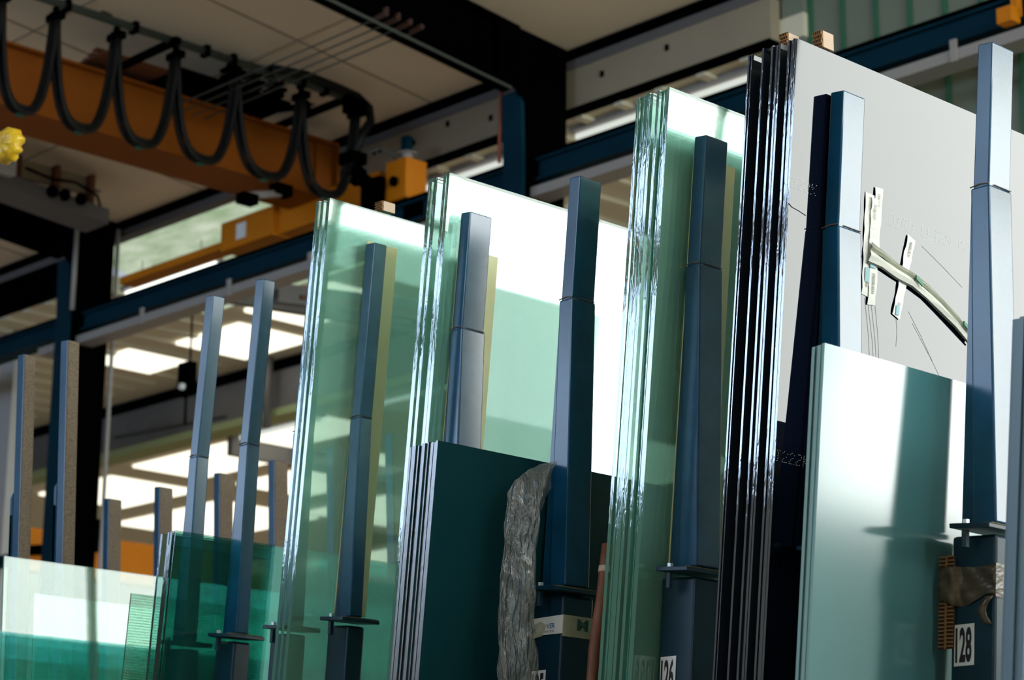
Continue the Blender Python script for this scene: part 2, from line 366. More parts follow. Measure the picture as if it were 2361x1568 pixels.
# right wall: plinth, added glowing panes below for mint reflections, daylight glazing above
YR = YS
b = MB(); b.box(XW, XE, YR-.2, YR, 0, 1.0); b.box(XW, 12.3, YR-.2, YR, 9.0, 10.4); b.box(12.3, XE, YR-.2, YR, 9.9, 11.0)
b.box(XW, -2, YR-.2, YR, 1.0, 9.0); b.box(25.5, XE, YR-.2, YR, 1.0, 9.9); struct('wall_right', b, 'wall')
b = MB(); b.box(-2, 19.7, YR-.1, YR-.05, 1.0, 4.45); struct('window_2', b, 'mint')  # added glowing pane in the unseen right wall, for mint reflections
b = MB(); b.box(-2, 19.7, YR-.1, YR-.05, 4.46, 6.045); b.box(19.7, 20.09, YR-.1, YR-.05, 4.91, 6.045); struct('window_17', b, 'mint_hi')  # added brighter glowing panes above it, also for mint reflections
b = MB(); b.box(-2, 18.3, YR-.1, YR-.05, 6.05, 9.0); b.box(18.3, 19.62, YR-.1, YR-.05, 6.05, 9.9); b.box(19.7, 25.5, YR-.1, YR-.05, 6.05, 9.9); b.box(20.1, 25.5, YR-.1, YR-.05, 4.9, 6.05); b.box(19.75, 25.5, YR-.1, YR-.05, 3.5, 4.9); struct('window_3', b, 'day')
b = MB(); b.box(19.95, 25.5, YR-.1, YR-.05, 1.0, 3.45); struct('window_4', b, 'day_green')
b = MB()
for x in (-2, 3, 8, 13, 16.25, 19.66, 25.5): b.box(x-.05, x+.05, YR-.05, YR+.04, 1.0, 9.9 if x > 12.3 else 9.0)
b.box(-2, 19.66, YR-.05, YR-.04, 6.03, 6.05); struct('trim_6', b, 'wall')

# ------------------------------------------------------------------ steel frame: columns, roof girders, crane runway
def column(yc, label):
    root = empty('steel_column', (11.95, yc+.1, 0), label, 'column', 'columns under the crane runway')
    y0, y1 = yc, yc+.22
    b = MB(); b.slab_y(y0, y1, [(11.68,0),(11.72,0),(11.72,7.2),(11.70,7.75),(11.66,7.75),(11.68,7.2)]); b.build('front_flange', 'beam_blue', root)
    b = MB(); b.box(12.12, 12.16, y0-.0, y1, 0, 8.2); b.box(11.722, 12.118, y0+.02, y0+.06, 0, 7.75); b.box(11.722, 12.118, y0+.065, y1-.03, 0.0, 0.2); b.build('web', 'black', root)
    b = MB(); b.slab_y(y0-.005, y0+.018, [(11.41,7.80),(11.60,7.76),(11.725,7.62),(11.725,7.0),(12.18,7.0),(12.18,8.235),(11.41,8.29)]); b.build('gusset_plate', 'black', root)
    return root
column(12.2, 'dark steel column with blue flange beside the copper pipe')
column(18.78, 'dark steel column behind the left crane girder end, blue flange')
def girder(yc, label):
    x0, x1 = XW+.1, 11.655
    root = empty('roof_girder', ((x0+x1)/2, yc, zc(2)-.3), label, 'roof girder', 'black roof girders')
    def pr(dz0, dz1, xa=x0, xb=x1): return [(xa, zc(xa)-dz0), (xb, zc(xb)-dz0), (xb, zc(xb)-dz1), (xa, zc(xa)-dz1)]
    b = MB(); b.slab_y(yc+.09, yc+.11, pr(.505, .035)); b.build('web', 'black', root)
    b = MB(); b.slab_y(yc, yc+.2, pr(.53, .508)); b.build('bottom_flange', 'black', root)
    b = MB(); b.slab_y(yc, yc+.2, pr(.03, .01)); b.build('top_flange', 'black', root)
    return root
girder(12.2, 'black roof girder sloping to the middle column')
girder(18.80, 'black roof girder at the left edge under the crane')
# conduits below the middle girder
b = MB(); b.tube([(11.55, 12.19, zc(11.55)-.585), (4, 12.19, zc(4)-.585)], .013, 6); 
c_ = b.build('conduit', 'rail_grey'); tag(c_, 'thin grey green conduit running below the black roof girder', 'conduit')
b = MB(); b.tube([(11.7, 12.47, 7.95), (11.69, 12.47, 7.2)], .016, 8); b.tube([(11.7, 12.47, 7.95), (11.7, 12.3, 8.15)], .016, 8)
tag(b.build('copper_pipe', 'copper', smooth=True), 'copper coloured pipe dropping beside the middle column', 'pipe')
b = MB(); b.tube([(12.19, 18.73, 8.15), (12.19, 18.73, 0.02)], .022, 8); tag(b.build('cable_duct', 'tray', smooth=True), 'pale vertical duct on the right side of the left column', 'cable duct')
b = MB(); b.tube([(11.70, 18.74, 8.05), (11.70, 18.74, 7.2)], .025, 8); tag(b.build('cable_duct', 'tray', smooth=True), 'short pale duct against the blue flange of the left column', 'cable duct')
# runway
root = empty('crane_runway_beam', (11.95, 17, 7.03), 'long dark blue runway beam crossing the picture behind the racks', 'runway beam')
b = MB(); b.box(11.83, 12.03, -9.5, 37, 7.185, 7.205); b.box(11.83, 12.03, -9.5, 37, 7.02, 7.04); b.box(11.87, 11.885, -9.5, 37, 7.04, 7.185)
b.build('i_beam', 'beam_blue', root)
b = MB(); b.box(11.84, 11.98, -9.5, 37, 7.205, 7.245); b.build('rail', 'black', root)
b = MB()
for y in (9.2, 13.6, 18.9, 24.5): b.box(11.86, 12.02, y, y+.25, 7.041, 7.184)
b.build('stiffener', 'black', root)
# cable tray below the runway
root = empty('cable_tray', (11.85, 15, 6.9), 'pale grey cable tray hanging under the blue runway beam', 'cable tray')
b = MB(); b.box(11.80, 11.81, 0, 19.5, 6.875, 6.955); b.box(11.81, 12.0, 0, 19.5, 6.875, 6.885); b.build('channel', 'tray', root)
for y in (8.1, 12.3, 15.0, 16.2, 17.6, 19.0):
    b = MB(); b.box(11.78, 11.798, y, y+.05, 6.86, 7.018); b.build('bracket', 'tray', root)
b = MB(); b.box(11.78, 11.83, 7.60, 7.66, 7.04, 7.30); b.box(11.70, 11.80, 7.60, 7.72, 6.98, 7.09); 
tag(b.build('rail_stop', 'orange', bevel=.005), 'orange rail stop at the right end of the blue runway beam', 'rail stop')

# fluorescent battens
def batten(x, y0, y1, z, label, mat='tube', group='fluorescent battens in the aisle'):
    root = empty('fluorescent_lamp', (x, (y0+y1)/2, z+.06), label, 'fluorescent lamp', group)
    b = MB(); b.box(x-.07, x+.07, y0, y1, z+.03, z+.075); b.build('housing', 'tray', root)
    b = MB(); b.tube([(x, y0+.03, z), (x, y1-.03, z)], .027, 10); b.build('tube', mat, root, smooth=True)
    b = MB()
    for y in (y0+.3, y1-.3): b.tube([(x, y, z+.075), (x, y, 8.02 if x > 12.7 and y > 17 and x < 13 else 7.76)], .006, 6)
    if z > 7.1: b.build('hanger', 'tray', root)
batten(12.64, 10.5, 12.56, 7.68, 'long fluorescent lamp right of the middle column', 'tube_dim')
batten(12.64, 12.95, 14.5, 7.68, 'fluorescent lamp between the crane motor and the middle column', 'tube_dim')
batten(12.75, 17.75, 19.4, 7.70, 'bright fluorescent lamp above the blue beam beside the left column')
batten(12.89, 17.9, 19.4, 7.84, 'dimmer fluorescent lamp above the thin orange rail', 'tube_dim')
for (x, y0, y1, z, s) in ((16.1, 17.5, 19.5, 7.03, 'upper'), (16.1, 20.2, 21.8, 7.03, 'lower')):
    batten(x, y0, y1, z, 'far fluorescent lamp under the low aisle roof, %s one' % s, 'tube_dim')
b = MB(); b.box(12.95, 13.05, 18.45, 18.65, 6.5, 6.85); r_ = b.build('junction_box', 'black'); tag(r_, 'small black box with a white knob hanging behind the racks', 'junction box')
b = MB(); b.tube([(12.94, 18.52, 6.58), (12.9, 18.52, 6.58)], .035, 10); b.build('knob', 'white', r_)
b = MB(); b.tube([(13.0, 18.55, 6.5), (13.0, 18.55, 6.2)], .015, 6); b.build('cable', 'black', r_)
b = MB(); b.tube([(13.03, 18.55, 6.85), (13.03, 18.55, 8.0)], .012, 6); b.build('hanger', 'black', r_)
b = MB(); b.slab_y(16.0, 16.12, [(12.2,7.02),(15.76,7.40),(15.76,7.2),(12.2,6.84)]); b.slab_y(15.97, 16.0, [(12.45,6.95),(15.7,7.29),(15.7,7.25),(12.45,6.91)], 1)
tag(b.build('aisle_girder', ['concrete', 'rust']), 'dark sloping girder with a rust red strip behind the left posts', 'girder')
b = MB(); b.slab_y(17.4, 17.5, [(12.2,7.28),(15.76,7.5),(15.76,7.42),(12.2,7.18)]); tag(b.build('aisle_girder', 'concrete'), 'second dark girder below the aisle roof near the left column', 'girder')
b = MB(); b.box(16.1, 22, 21.95, 22.05, 6.85, 7.099); tag(b.build('aisle_girder', 'concrete'), 'far brown girder low behind the short felt-faced posts', 'girder')
b = MB(); b.tube([(15.6, 20.6, 7.75), (15.6, 20.6, 6.9)], .05, 8)
tag(b.build('drain_pipe', 'fascia_dk', smooth=True), 'dark grey downpipe in front of the second aisle beam', 'pipe')
b = MB(); b.tube([(15.738, 24.0, 7.32), (15.738, 21.6, 7.22)], .016, 6); tag(b.build('conduit', 'rail_grey'), 'thin conduit crossing the second aisle beam near the left column', 'conduit')

# ------------------------------------------------------------------ overhead crane
crane = empty('overhead_crane', (9, 15, 7.2), 'orange overhead travelling crane with looped black cables', 'crane')
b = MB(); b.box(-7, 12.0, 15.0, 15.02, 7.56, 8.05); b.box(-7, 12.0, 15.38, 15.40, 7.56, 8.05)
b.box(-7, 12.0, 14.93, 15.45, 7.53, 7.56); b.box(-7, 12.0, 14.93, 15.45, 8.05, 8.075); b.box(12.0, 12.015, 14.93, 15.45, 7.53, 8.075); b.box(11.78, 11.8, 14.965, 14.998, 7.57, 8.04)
b.build('bridge_girder', 'orange_shaded', crane)
b = MB(); b.box(11.86, 12.04, 13.80, 16.40, 7.33, 7.52); b.box(11.86, 12.04, 14.2, 15.9, 7.521, 7.60); b.box(11.80, 12.08, 15.6, 16.40, 7.32, 7.60); b.build('end_truck', 'orange', crane, bevel=.006)
b = MB(); b.box(11.82, 12.06, 13.78, 14.05, 7.255, 7.62); b.build('wheel_box', 'orange', crane, bevel=.008)
b = MB(); b.tube([(11.80, 13.9, 7.41), (11.77, 13.9, 7.41)], .045, 14); b.build('axle_cap', 'black', crane)
b = MB(); b.box(11.86, 12.04, 16.45, 18.15, 7.375, 7.45); b.build('rail_sweep', 'orange', crane)
b = MB(); b.box(11.785, 11.797, 16.0, 16.14, 7.38, 7.53); b.build('rating_plate', 'white', crane)
b = MB(); b.tube([(11.95, 13.92, 7.62), (11.95, 13.92, 7.70)], .05, 12); b.tube([(11.95, 13.92, 7.70), (11.95, 13.92, 7.71)], .09, 12); b.build('beacon_base', 'tray', crane)
b = MB(); b.box(11.91, 11.98, 13.88, 13.96, 7.725, 7.86); b.build('sensor', 'beam_blue', crane)
# travel motor
b = MB(); b.tube([(11.62, 14.15, 7.46), (11.80, 14.15, 7.41)], .065, 14); b.tube([(11.48, 14.15, 7.51), (11.62, 14.15, 7.46)], .09, 14); b.box(11.45, 11.62, 14.06, 14.24, 7.56, 7.66); b.box(11.72, 11.80, 14.02, 14.26, 7.18, 7.48)
b.build('travel_motor', 'black', crane, smooth=False)
b = MB(); b.tube([(11.62,14.1,7.66),(11.75,14.05,7.74),(11.85,14.0,7.7),(11.9,13.98,7.63)], .012, 6); b.build('motor_cable', 'rail_grey', crane, smooth=True)
# festoon rail with support arms
b = MB(); b.tube([(-6, 14.15, 8.15), (11.45, 14.15, 8.15)], .034, 10); b.build('festoon_rail', 'rail_grey', crane, smooth=True)
for x in (2.5, 6.4, 9.61, 11.42):
    b = MB(); b.box(x-.03, x+.03, 14.05, 15.1, 8.10, 8.15); b.box(x-.04, x+.04, 15.02, 15.1, 8.07, 8.14); b.build('support_arm', 'black', crane)
for x in (8.62, 9.25, 9.95, 10.22, 10.6, 10.95, 11.2):
    b = MB(); b.box(x-.022, x+.022, 14.105, 14.195, 8.105, 8.195); b.build('rail_clamp', 'black', crane)
tops = [(7.45,8.08),(8.05,8.08),(8.53,8.09),(9.09,8.09),(9.66,8.08),(10.27,8.08),(10.95,8.07),(11.56,8.12)]
bots = [7.19, 7.19, 7.18, 7.20, 7.21, 7.23, 7.22]
for i, (zb) in enumerate(bots):
    (xa, za), (xb, zb2) = tops[i], tops[i+1]
    for j, (dy, dz, dx) in enumerate(((-.035, 0, 0), (.0, .05, .01), (.035, .015, -.01))):
        p = []
        for k in range(25):
            t = k/24; a = 2*t-1
            x = (xa+xb)/2 + dx + (xb-xa)/2*(math.sin(a*math.pi/2)*0.62 + a*0.38)*1.0
            sh = 1-abs(a)**2.6
            z = (za*(1-t)+zb2*t) + (zb+dz-(za+zb2)/2)*sh
            p.append((x, 14.15+dy, z-.02))
        b = MB(); b.tube(p, .022, 8); b.build('cable_loop', 'cable', crane, smooth=True)
    b = MB(); b.box((xa+xb)/2-.03, (xa+xb)/2+.03, 14.10, 14.20, zb-.035, zb-.018); b.build('cable_clip', 'green_ink', crane)
for x, z in tops[1:]:
    b = MB(); b.box(x-.035, x+.035, 14.06, 14.24, 8.00, 8.055); b.box(x-.02, x+.02, 14.13, 14.17, 8.056, 8.11); b.build('cable_trolley', 'black', crane)
b = MB(); b.tube([(10.6,14.1,8.17),(10.95,14.1,8.21),(11.3,14.1,8.19),(11.52,14.1,8.17),(11.66,14.1,8.1),(11.68,14.1,7.98),(11.60,14.1,7.86),(11.50,14.1,7.62)], .04, 8); b.build('feed_cable', 'cable', crane, smooth=True)
b = MB(); b.box(11.44, 11.60, 14.04, 14.2, 8.02, 8.13); b.build('rail_end_clamp', 'black', crane)
# lamp / rubber buffer below the girder
root = empty('girder_lamp', (11.25, 14.9, 7.4), 'dark tubular lamp hanging below the orange crane girder', 'lamp')
b = MB(); b.tube([(10.98,14.92,7.33),(11.35,14.92,7.44)], .035, 12); b.build('tube', 'tray', root, smooth=True)
b = MB(); b.box(10.92,11.08,14.86,14.98,7.26,7.35); b.build('end_block', 'black', root); b = MB(); b.box(11.27,11.45,14.86,14.98,7.42,7.52); b.build('end_block', 'black', root)
# hoist trolley riding on the girder
hoist = empty('crane_hoist', (10.6, 14.8, 8.1), 'black hoist trolley with round motors on top of the orange girder', 'hoist')
b = MB(); b.box(10.0, 11.15, 14.55, 15.5, 8.085, 8.14); b.tube([(10.2,14.7,8.13),(11.1,14.7,8.13)], .045, 12); b.build('chassis', 'black', hoist)
for x in (10.52, 10.74, 10.98):
    b = MB(); b.tube([(x,14.50,8.20),(x,14.62,8.20)], .05, 10)
    for k in range(7):
        a = k*2*math.pi/7; cx, cz = x+.075*math.cos(a), 8.215+.075*math.sin(a); b.box(cx-.016, cx+.016, 14.5, 14.62, cz-.016, cz+.016)
    b.box(x-.06, x+.06, 14.5, 14.62, 8.141, 8.17); b.build('motor', 'black', hoist)
b = MB()
for k in range(6): b.box(9.3+k*.03, 10.3+k*.03, 14.75+k*.12, 14.82+k*.12, 8.155, 8.175)
b.box(9.35, 10.4, 14.7, 15.5, 8.141, 8.154); b.build('grating', 'rust', hoist)
b = MB(); b.tube([(11.0,14.95,8.10),(11.1,14.3,8.02)], .03, 10); b.tube([(11.1,14.3,8.02),(11.1,14.26,8.02)], .05, 12); b.build('pull_arm', 'black', hoist)
# bare conductor wires
for k, x in enumerate((10.13, 10.25, 10.37, 10.49)):
    z = 7.90
    b = MB(); b.tube([(x, 12.25, z), (x, 14.9, z)], .007, 5); t = b.build('conductor_wire', 'rail_grey')
    tag(t, '%s of the four thin conductor wires under the ceiling boards' % ('uppermost', 'second', 'third', 'lowest')[k], 'wire', 'conductor wires')
    b = MB(); b.tube([(x, 12.07, z+.01), (x, 12.25, z)], .022, 8); b.box(x-.012, x+.012, 12.06, 12.1, z+.02, zc(x)-.5); b.build('insulator', 'insul', t)
# far orange crane
root = empty('overhead_crane', (17, 22, 5.2), 'distant orange crane girder low behind the short posts', 'crane')
b = MB(); b.box(11.0, 24, 22.0, 22.3, 5.12, 5.60); b.build('bridge_girder', 'orange', root)
b = MB(); b.box(13.9, 14.3, 21.7, 21.99, 5.45, 5.75); b.tube([(13.2,21.9,5.3),(14.2,21.8,5.45)], .06, 8); b.build('trolley', 'black', root)
b = MB(); b.box(11.75, 12.0, 21.0, 22.0, 5.0, 5.09); b.box(12.6, 12.75, 21.0, 30.0, 5.0, 5.11); b.build('runway_beam', 'beam_blue', root)
# switch cabinet and hung panels at the left edge
root = empty('switch_cabinet', (10.5, 17.8, 8.0), 'white switch cabinet mounted above the girder at the left edge', 'cabinet')
b = MB(); b.box(8.9, 10.30, 17.6, 18.3, 8.0, 8.40); b.build('body', 'cab', root, bevel=.01)
b = MB(); b.box(10.37, 11.32, 17.9, 17.95, 8.12, 8.30); b.build('back_board', 'fascia', root)
b = MB(); b.slab_y(17.7, 18.1, [(10.0, 7.93), (11.4, 7.80), (11.4, 7.95), (10.0, 8.07)]); b.build('ledge', 'fascia_dk', root)
for x in (10.42, 10.85, 11.24):
    b = MB(); b.box(x, x+.05, 17.8, 17.89, 8.0, 8.30); b.build('post', 'rust', root)
for x in (10.72, 10.86, 11.04):
    b = MB(); b.tube([(x,17.64,7.97),(x+.03,17.69,7.96)], .055, 12); b.build('floodlight', 'black', root)
b = MB(); b.tube([(10.4,17.62,8.11),(10.7,17.62,8.07),(10.95,17.62,8.10),(11.2,17.62,8.03),(11.45,17.9,7.98),(12.0,18.6,7.9),(12.02,18.65,7.6)], .014, 6); b.build('cable', 'black', root, smooth=True)
b = MB(); b.box(12.8, 13.0, 21.65, 21.95, 0, 7.75); tag(b.build('wall_duct', 'cab'), 'grey vertical duct beyond the left column at the picture edge', 'duct')
b = MB(); b.tube([(12.7,20.2,7.75),(12.72,20.2,0.02)], .04, 8); tag(b.build('duct_pipe', 'tray', smooth=True), 'thin pale pipe between the grey duct and the blue flange', 'pipe')

# ------------------------------------------------------------------ storage rack
XR = 4.6
PADS = {}
def stick_lbl(root, base, num, y, wy):
    x = base.get('x')
def rack_post(yk, wide, label, number=None, pad=None):
    """leaning post: two-stage box section on a plate over a base column"""
    root = empty('rack_post', (XR+.05, yk+.2, 0.345), label, 'rack post', 'leaning steel posts of the front rack row')
    W = .095 if wide else .053; WL = .10 if wide else .052
    if wide:
        up = [(yk+.034, 3.045), (yk+.082, 3.045), (yk+.046, 3.435), (yk, 3.43)]
        f1, f0 = (yk+.032, 3.05), (yk+.060, 2.18); t0 = .057; back0 = .166; zs = 3.05
    else:
        up = [(yk+.056, 2.835), (yk+.104, 2.835), (yk+.048, 3.435), (yk, 3.43)]
        f1, f0 = (yk+.054, 2.84), (yk+.079, 2.18); t0 = .052; back0 = .166; zs = 2.84
    b = MB(); b.slab_x(XR, XR+W, up); b.build('upper_section', 'steel', root, bevel=.004)
    top_y = up[1][0]+.001
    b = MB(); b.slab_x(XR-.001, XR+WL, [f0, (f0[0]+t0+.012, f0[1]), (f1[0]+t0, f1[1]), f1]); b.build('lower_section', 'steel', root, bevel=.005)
    b = MB(); b.slab_x(XR+.006, XR+WL-.006, [(f0[0]+t0+.013, f0[1]), (yk+back0, f0[1]), (f1[0]+t0+.002, f1[1]-.01), (f1[0]+t0+.001, f1[1]-.01)]); b.build('taper_plate', 'steel', root)
    b = MB(); b.tube([(XR-.002, f1[0], f1[1]+.002), (XR-.002, f1[0]+t0*.5, f1[1]+.006), (XR-.002, f1[0]+t0, f1[1]+.002)], .0018, 6); b.tube([(XR+WL*.2, f1[0]-.001, f1[1]+.002), (XR+WL*.95, f1[0]-.001, f1[1]+.001)], .0013, 6); b.build('weld_seam', 'weld', root)
    # plate and bolts
    p0 = (yk+.035, 2.157); p1 = (yk+.152, 2.168)
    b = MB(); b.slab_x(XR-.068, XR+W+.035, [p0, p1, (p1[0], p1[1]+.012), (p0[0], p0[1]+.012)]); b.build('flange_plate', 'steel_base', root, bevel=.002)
    b = MB(); b.slab_x(XR-.055, XR+W+.03, [(p0[0]+.001, p0[1]+.0125), (yk+.06, p0[1]+.014), (yk+.06, p0[1]+.017), (p0[0]+.001, p0[1]+.015)]); b.build('dust_ridge', 'dust_top', root)
    b = MB(); b.tube([(XR-.045, yk+.118, 2.177), (XR-.045, yk+.118, 2.188)], .009, 6); b.build('bolt_head', 'bolt', root)
    b = MB(); b.tube([(XR-.045, yk+.120, 2.163), (XR-.045, yk+.123, 2.12)], .010, 6); b.build('bolt_nut', 'steel_base', root)
    # base column
    s = .07
    def yb(z, o): return yk+o+s*(2.16-z)
    o0, o1 = (.055, .184) if wide else (.074, .18)
    WB = .125 if wide else .07
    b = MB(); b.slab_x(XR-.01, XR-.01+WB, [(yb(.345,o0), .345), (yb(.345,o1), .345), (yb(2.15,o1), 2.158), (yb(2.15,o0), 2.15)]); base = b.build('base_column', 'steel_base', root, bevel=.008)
    if number:
        xx = XR-.0115; y1 = yb(1.885, o1)-.016; y0 = y1-.058; zt = 1.937; zb = 1.836
        d = s*(zt-zb)
        b = MB(); b.slab_x(xx-.0012, xx, [(y0+d, zb), (y1+d, zb), (y1, zt), (y0, zt)]); lab = b.build('number_label', 'white', root)
        tag(lab, 'white label printed %s' % number)
        t = text('number_print', number, 'ink', (xx-.0016, y1+d-.004, zb+.007), (0,-1,0), (0,-d,zt-zb), .087, 1, None, bold=.035, width=.048)
        t.parent = lab
    if pad:
        dz, ext = pad
        z1 = 3.435+dz; m = .0975
        def yp(z): return yk+.050+m*(3.435-z)-.003
        b = MB(); b.slab_x(XR+.004, XR+W+ext, [(yp(2.2)-.000, 2.2), (yp(2.2)+.0025, 2.2), (yp(z1)+.0025, z1), (yp(z1), z1)]); b.build('felt_strip', 'felt_y', root)
    return root
rack_post(6.422, False, 'narrow leaning post, leftmost of the front row, glass stack hiding its foot')
rack_post(6.123, False, 'narrow leaning post in front of the low green glass stack')
rack_post(5.818, False, 'narrow leaning post half hidden behind the edge of the clear glass stack')
rack_post(5.513, False, 'narrow leaning post before the leftmost tall clear stack', pad=(.012, .085))
rack_post(5.040, True, 'pale-lit leaning post rising behind the stack of dark lacquered sheets', pad=(-.11, .082))
rack_post(4.546, True, 'leaning post with printed tape around its base and label 125', '125')
rack_post(4.033, True, 'leaning post with label 126 before the middle clear stack', '126', pad=(-.05, .090))
rack_post(3.533, True, 'leaning post casting a black reflection in the grey coated sheet')
rack_post(3.049, True, 'tall bright leaning post with label 128 and brown tape', '128')
rack_post(2.549, True, 'leaning post beyond the right picture edge')
# base the posts and sheets stand on
b = MB()
for x in (4.5, 5.9, 7.4, 8.9, 10.2): b.box(x, x+.16, 2.2, 10.6, 0.16, 0.342)
b.box(4.45, 10.45, 2.2, 2.36, 0, .158); b.box(4.45, 10.45, 6.0, 6.16, 0, .158); b.box(4.45, 10.45, 10.4, 10.56, 0, .158)
b.box(3.95, 4.48, 2.25, 10.5, .16, .342); b.box(3.95, 4.1, 2.25, 2.4, 0, .158); b.box(3.95, 4.1, 10.3, 10.45, 0, .158)
tag(b.build('rack_platform', 'steel_base'), 'dark blue steel base frame under all the glass stacks', 'rack platform')

def mirrored_post(x, yk, w, label, group, zt=3.44, slot=True):
    """post leaning the other way, felt on the face towards the hall"""
    root = empty('felt_faced_post', (x+w/2, yk, .345), label, 'rack post', group)
    s = .064
    def yf(z): return yk-s*(3.44-z)
    b = MB(); b.slab_x(x, x+w, [(yf(.346), .346), (yf(.346)+.05, .346), (yf(zt)+.05, zt+.004), (yf(zt), zt)]); b.build('box_section', 'steel', root, bevel=.003)
    b = MB(); b.slab_x(x+.001, x+w-.001, [(yf(.346)-.008, .35), (yf(.346)-.001, .35), (yf(zt)-.001, zt-.004), (yf(zt)-.008, zt-.004)]); b.build('felt_strip', 'felt', root)
    if slot:
        b = MB(); b.slab_x(x, x+w*.8, [(yf(.346)+.054, .346), (yf(.346)+.11, .346), (yf(2.85)+.07, 2.85), (yf(2.85)+.054, 2.87)]); b.build('brace_plate', 'steel', root)
        b = MB(); b.slab_x(x-.004, x-.001, [(yf(.5)+.062, .5), (yf(.5)+.082, .5), (yf(2.78)+.066, 2.78), (yf(2.78)+.058, 2.78)]); b.build('slot_groove', 'black', root)
    return root
mirrored_post(4.6, 7.705, .05, 'tall felt-faced post, leftmost of all, behind the pale low sheet', 'tall felt-faced posts')
mirrored_post(4.6, 7.387, .05, 'tall felt-faced post in front of the dark left column', 'tall felt-faced posts')
for y, l in ((10.017, 'short felt-faced post nearest the dark left column'), (9.548, 'short felt-faced post between the low pale sheet and green stack'), (9.027, 'short felt-faced post seen between the two narrow front posts'),
             (8.58, 'short felt-faced post left of the clear stack edge'), (8.13, 'short felt-faced post hidden behind the clear stack and narrow post'), (7.70, 'short felt-faced post seen blurred through the clear stack')):
    mirrored_post(6.55, y, .078, l, 'short felt-faced posts in the second row', 3.42, slot=False)

# ------------------------------------------------------------------ glass sheets
Z0 = 0.346
ORD = ['front', 'second', 'third', 'fourth', 'fifth', 'sixth', 'seventh', 'eighth', 'ninth', 'tenth', 'eleventh', 'twelfth', 'thirteenth', 'fourteenth']
def stack(name, desc, group, x0, x1, ya, za, tops, sheets, mats, slope=.0975, cat='glass sheet'):
    out = []
    for i, (a, t) in enumerate(sheets):
        zt = tops[i] if isinstance(tops, (list, tuple)) else tops + random.uniform(-.003, .003)
        dx = 0 if i == 0 else random.uniform(-.006, .006)
        def y(z): return ya + slope*(za-z)
        b = MB()
        b.slab_x(x0+dx, x1+dx, [(y(Z0)+a, Z0), (y(Z0)+a+t, Z0), (y(zt)+a+t, zt), (y(zt)+a, zt)])
        b.m = [1, 1, 1, 2 if len(mats) > 2 else 0, 1, 0]
        o = b.build(name, mats)
        tag(o, '%s sheet of %s' % (ORD[i], desc) if len(sheets) > 1 else desc, cat, group)
        out.append(o)
    return out
def run(start, t, n, gap=.0007): return [(start+i*t, t-gap) for i in range(n)]
# tall clear stacks
clearA = stack('glass_sheet', 'the leftmost tall clear stack, cardboard block on top', 'sheets of the leftmost tall clear stack', 4.431, 5.0, 5.549, 3.558, 3.556,
      [(0,.009),(.0097,.009),(.032,.014),(.051,.0145)], ['glass','edge'])
clearB = stack('glass_sheet', 'the tall clear stack behind the tape-wrapped post', 'sheets of the tall clear stack behind the tape-wrapped post', 4.544, 5.52, 5.080, 3.556, 3.556,
      run(0,.0145,2)+run(.052,.0142,4), ['glass','edge'])
clearC = stack('glass_sheet', 'the middle clear stack behind the post labelled 126', 'sheets of the middle clear stack', 4.487, 5.45, 4.072, 3.555, 3.556,
      run(0,.0115,4)+run(.061,.0128,5), ['glass','edge'])
# coated navy stack
navy = stack('coated_glass_sheet', 'the tall navy stack with pale grey mirror face', 'sheets of the tall navy coated stack', 4.457, 5.62, 3.575, 3.551, 3.553,
      run(.0,.0078,4)+run(.06,.0075,4)+[(.114,.0065),(.163,.0055),(.169,.0055)], ['navy','edge_blue','mirror'])
# low stacks
low = stack('glass_sheet', 'the low dark green stack between the two narrow posts', 'sheets of the low green stack', 4.374, 7.6, 6.266, 2.514, [2.515,2.513,2.47,2.514,2.512],
      [(0,.0105),(.012,.0105),(.030,.010),(.041,.0095),(.078,.0115)], ['glass_deep','edge_dark'])
teal = stack('lacquered_glass_sheet', 'the low stack of dark teal lacquered sheets', 'sheets of the dark teal stack', 4.166, 5.9, 4.690, 2.558, 2.556,
      run(0,.0099,12), ['teal_back','edge_brown'])
fro = stack('frosted_glass_sheet', 'the low frosted stack before the navy sheets', 'sheets of the low frosted stack', 4.105, 6.2, 3.234, 2.565, 2.565,
      run(0,.0098,4), ['frost','edge_frost'])
mist = stack('frosted_glass_sheet', 'the blurred low stack at the right picture edge', 'sheets of the stack at the right edge', 4.165, 4.47, 2.690, 2.541, 2.541,
      run(0,.0120,5), ['mist','edge_mist'])
stack('glass_sheet', 'low pale green sheet with bright top leaning at the far left', None, 4.33, 7.4, 7.300, 2.541, 2.541, [(0,.008)], ['glass_pale','edge_smooth'], slope=-.064)
stack('glass_sheet', 'smaller clear sheet seen through the pale sheet at far left', None, 4.47, 7.2, 7.312, 2.541, 2.415, [(0,.006)], ['glass_pale','edge_dark'], slope=-.064)
stack('glass_sheet', 'darker green sheet with low top edge at far left', None, 4.22, 7.0, 7.286, 2.541, 2.255, [(0,.008)], ['glass_deep','edge_dark'], slope=-.064)
stack('patterned_glass_sheet', 'patterned sheet with small raised dots behind the low green stack', None, 4.42, 7.3, 6.582, 2.337, 2.337, [(0,.006)], ['glass_pyr','edge_dark'])

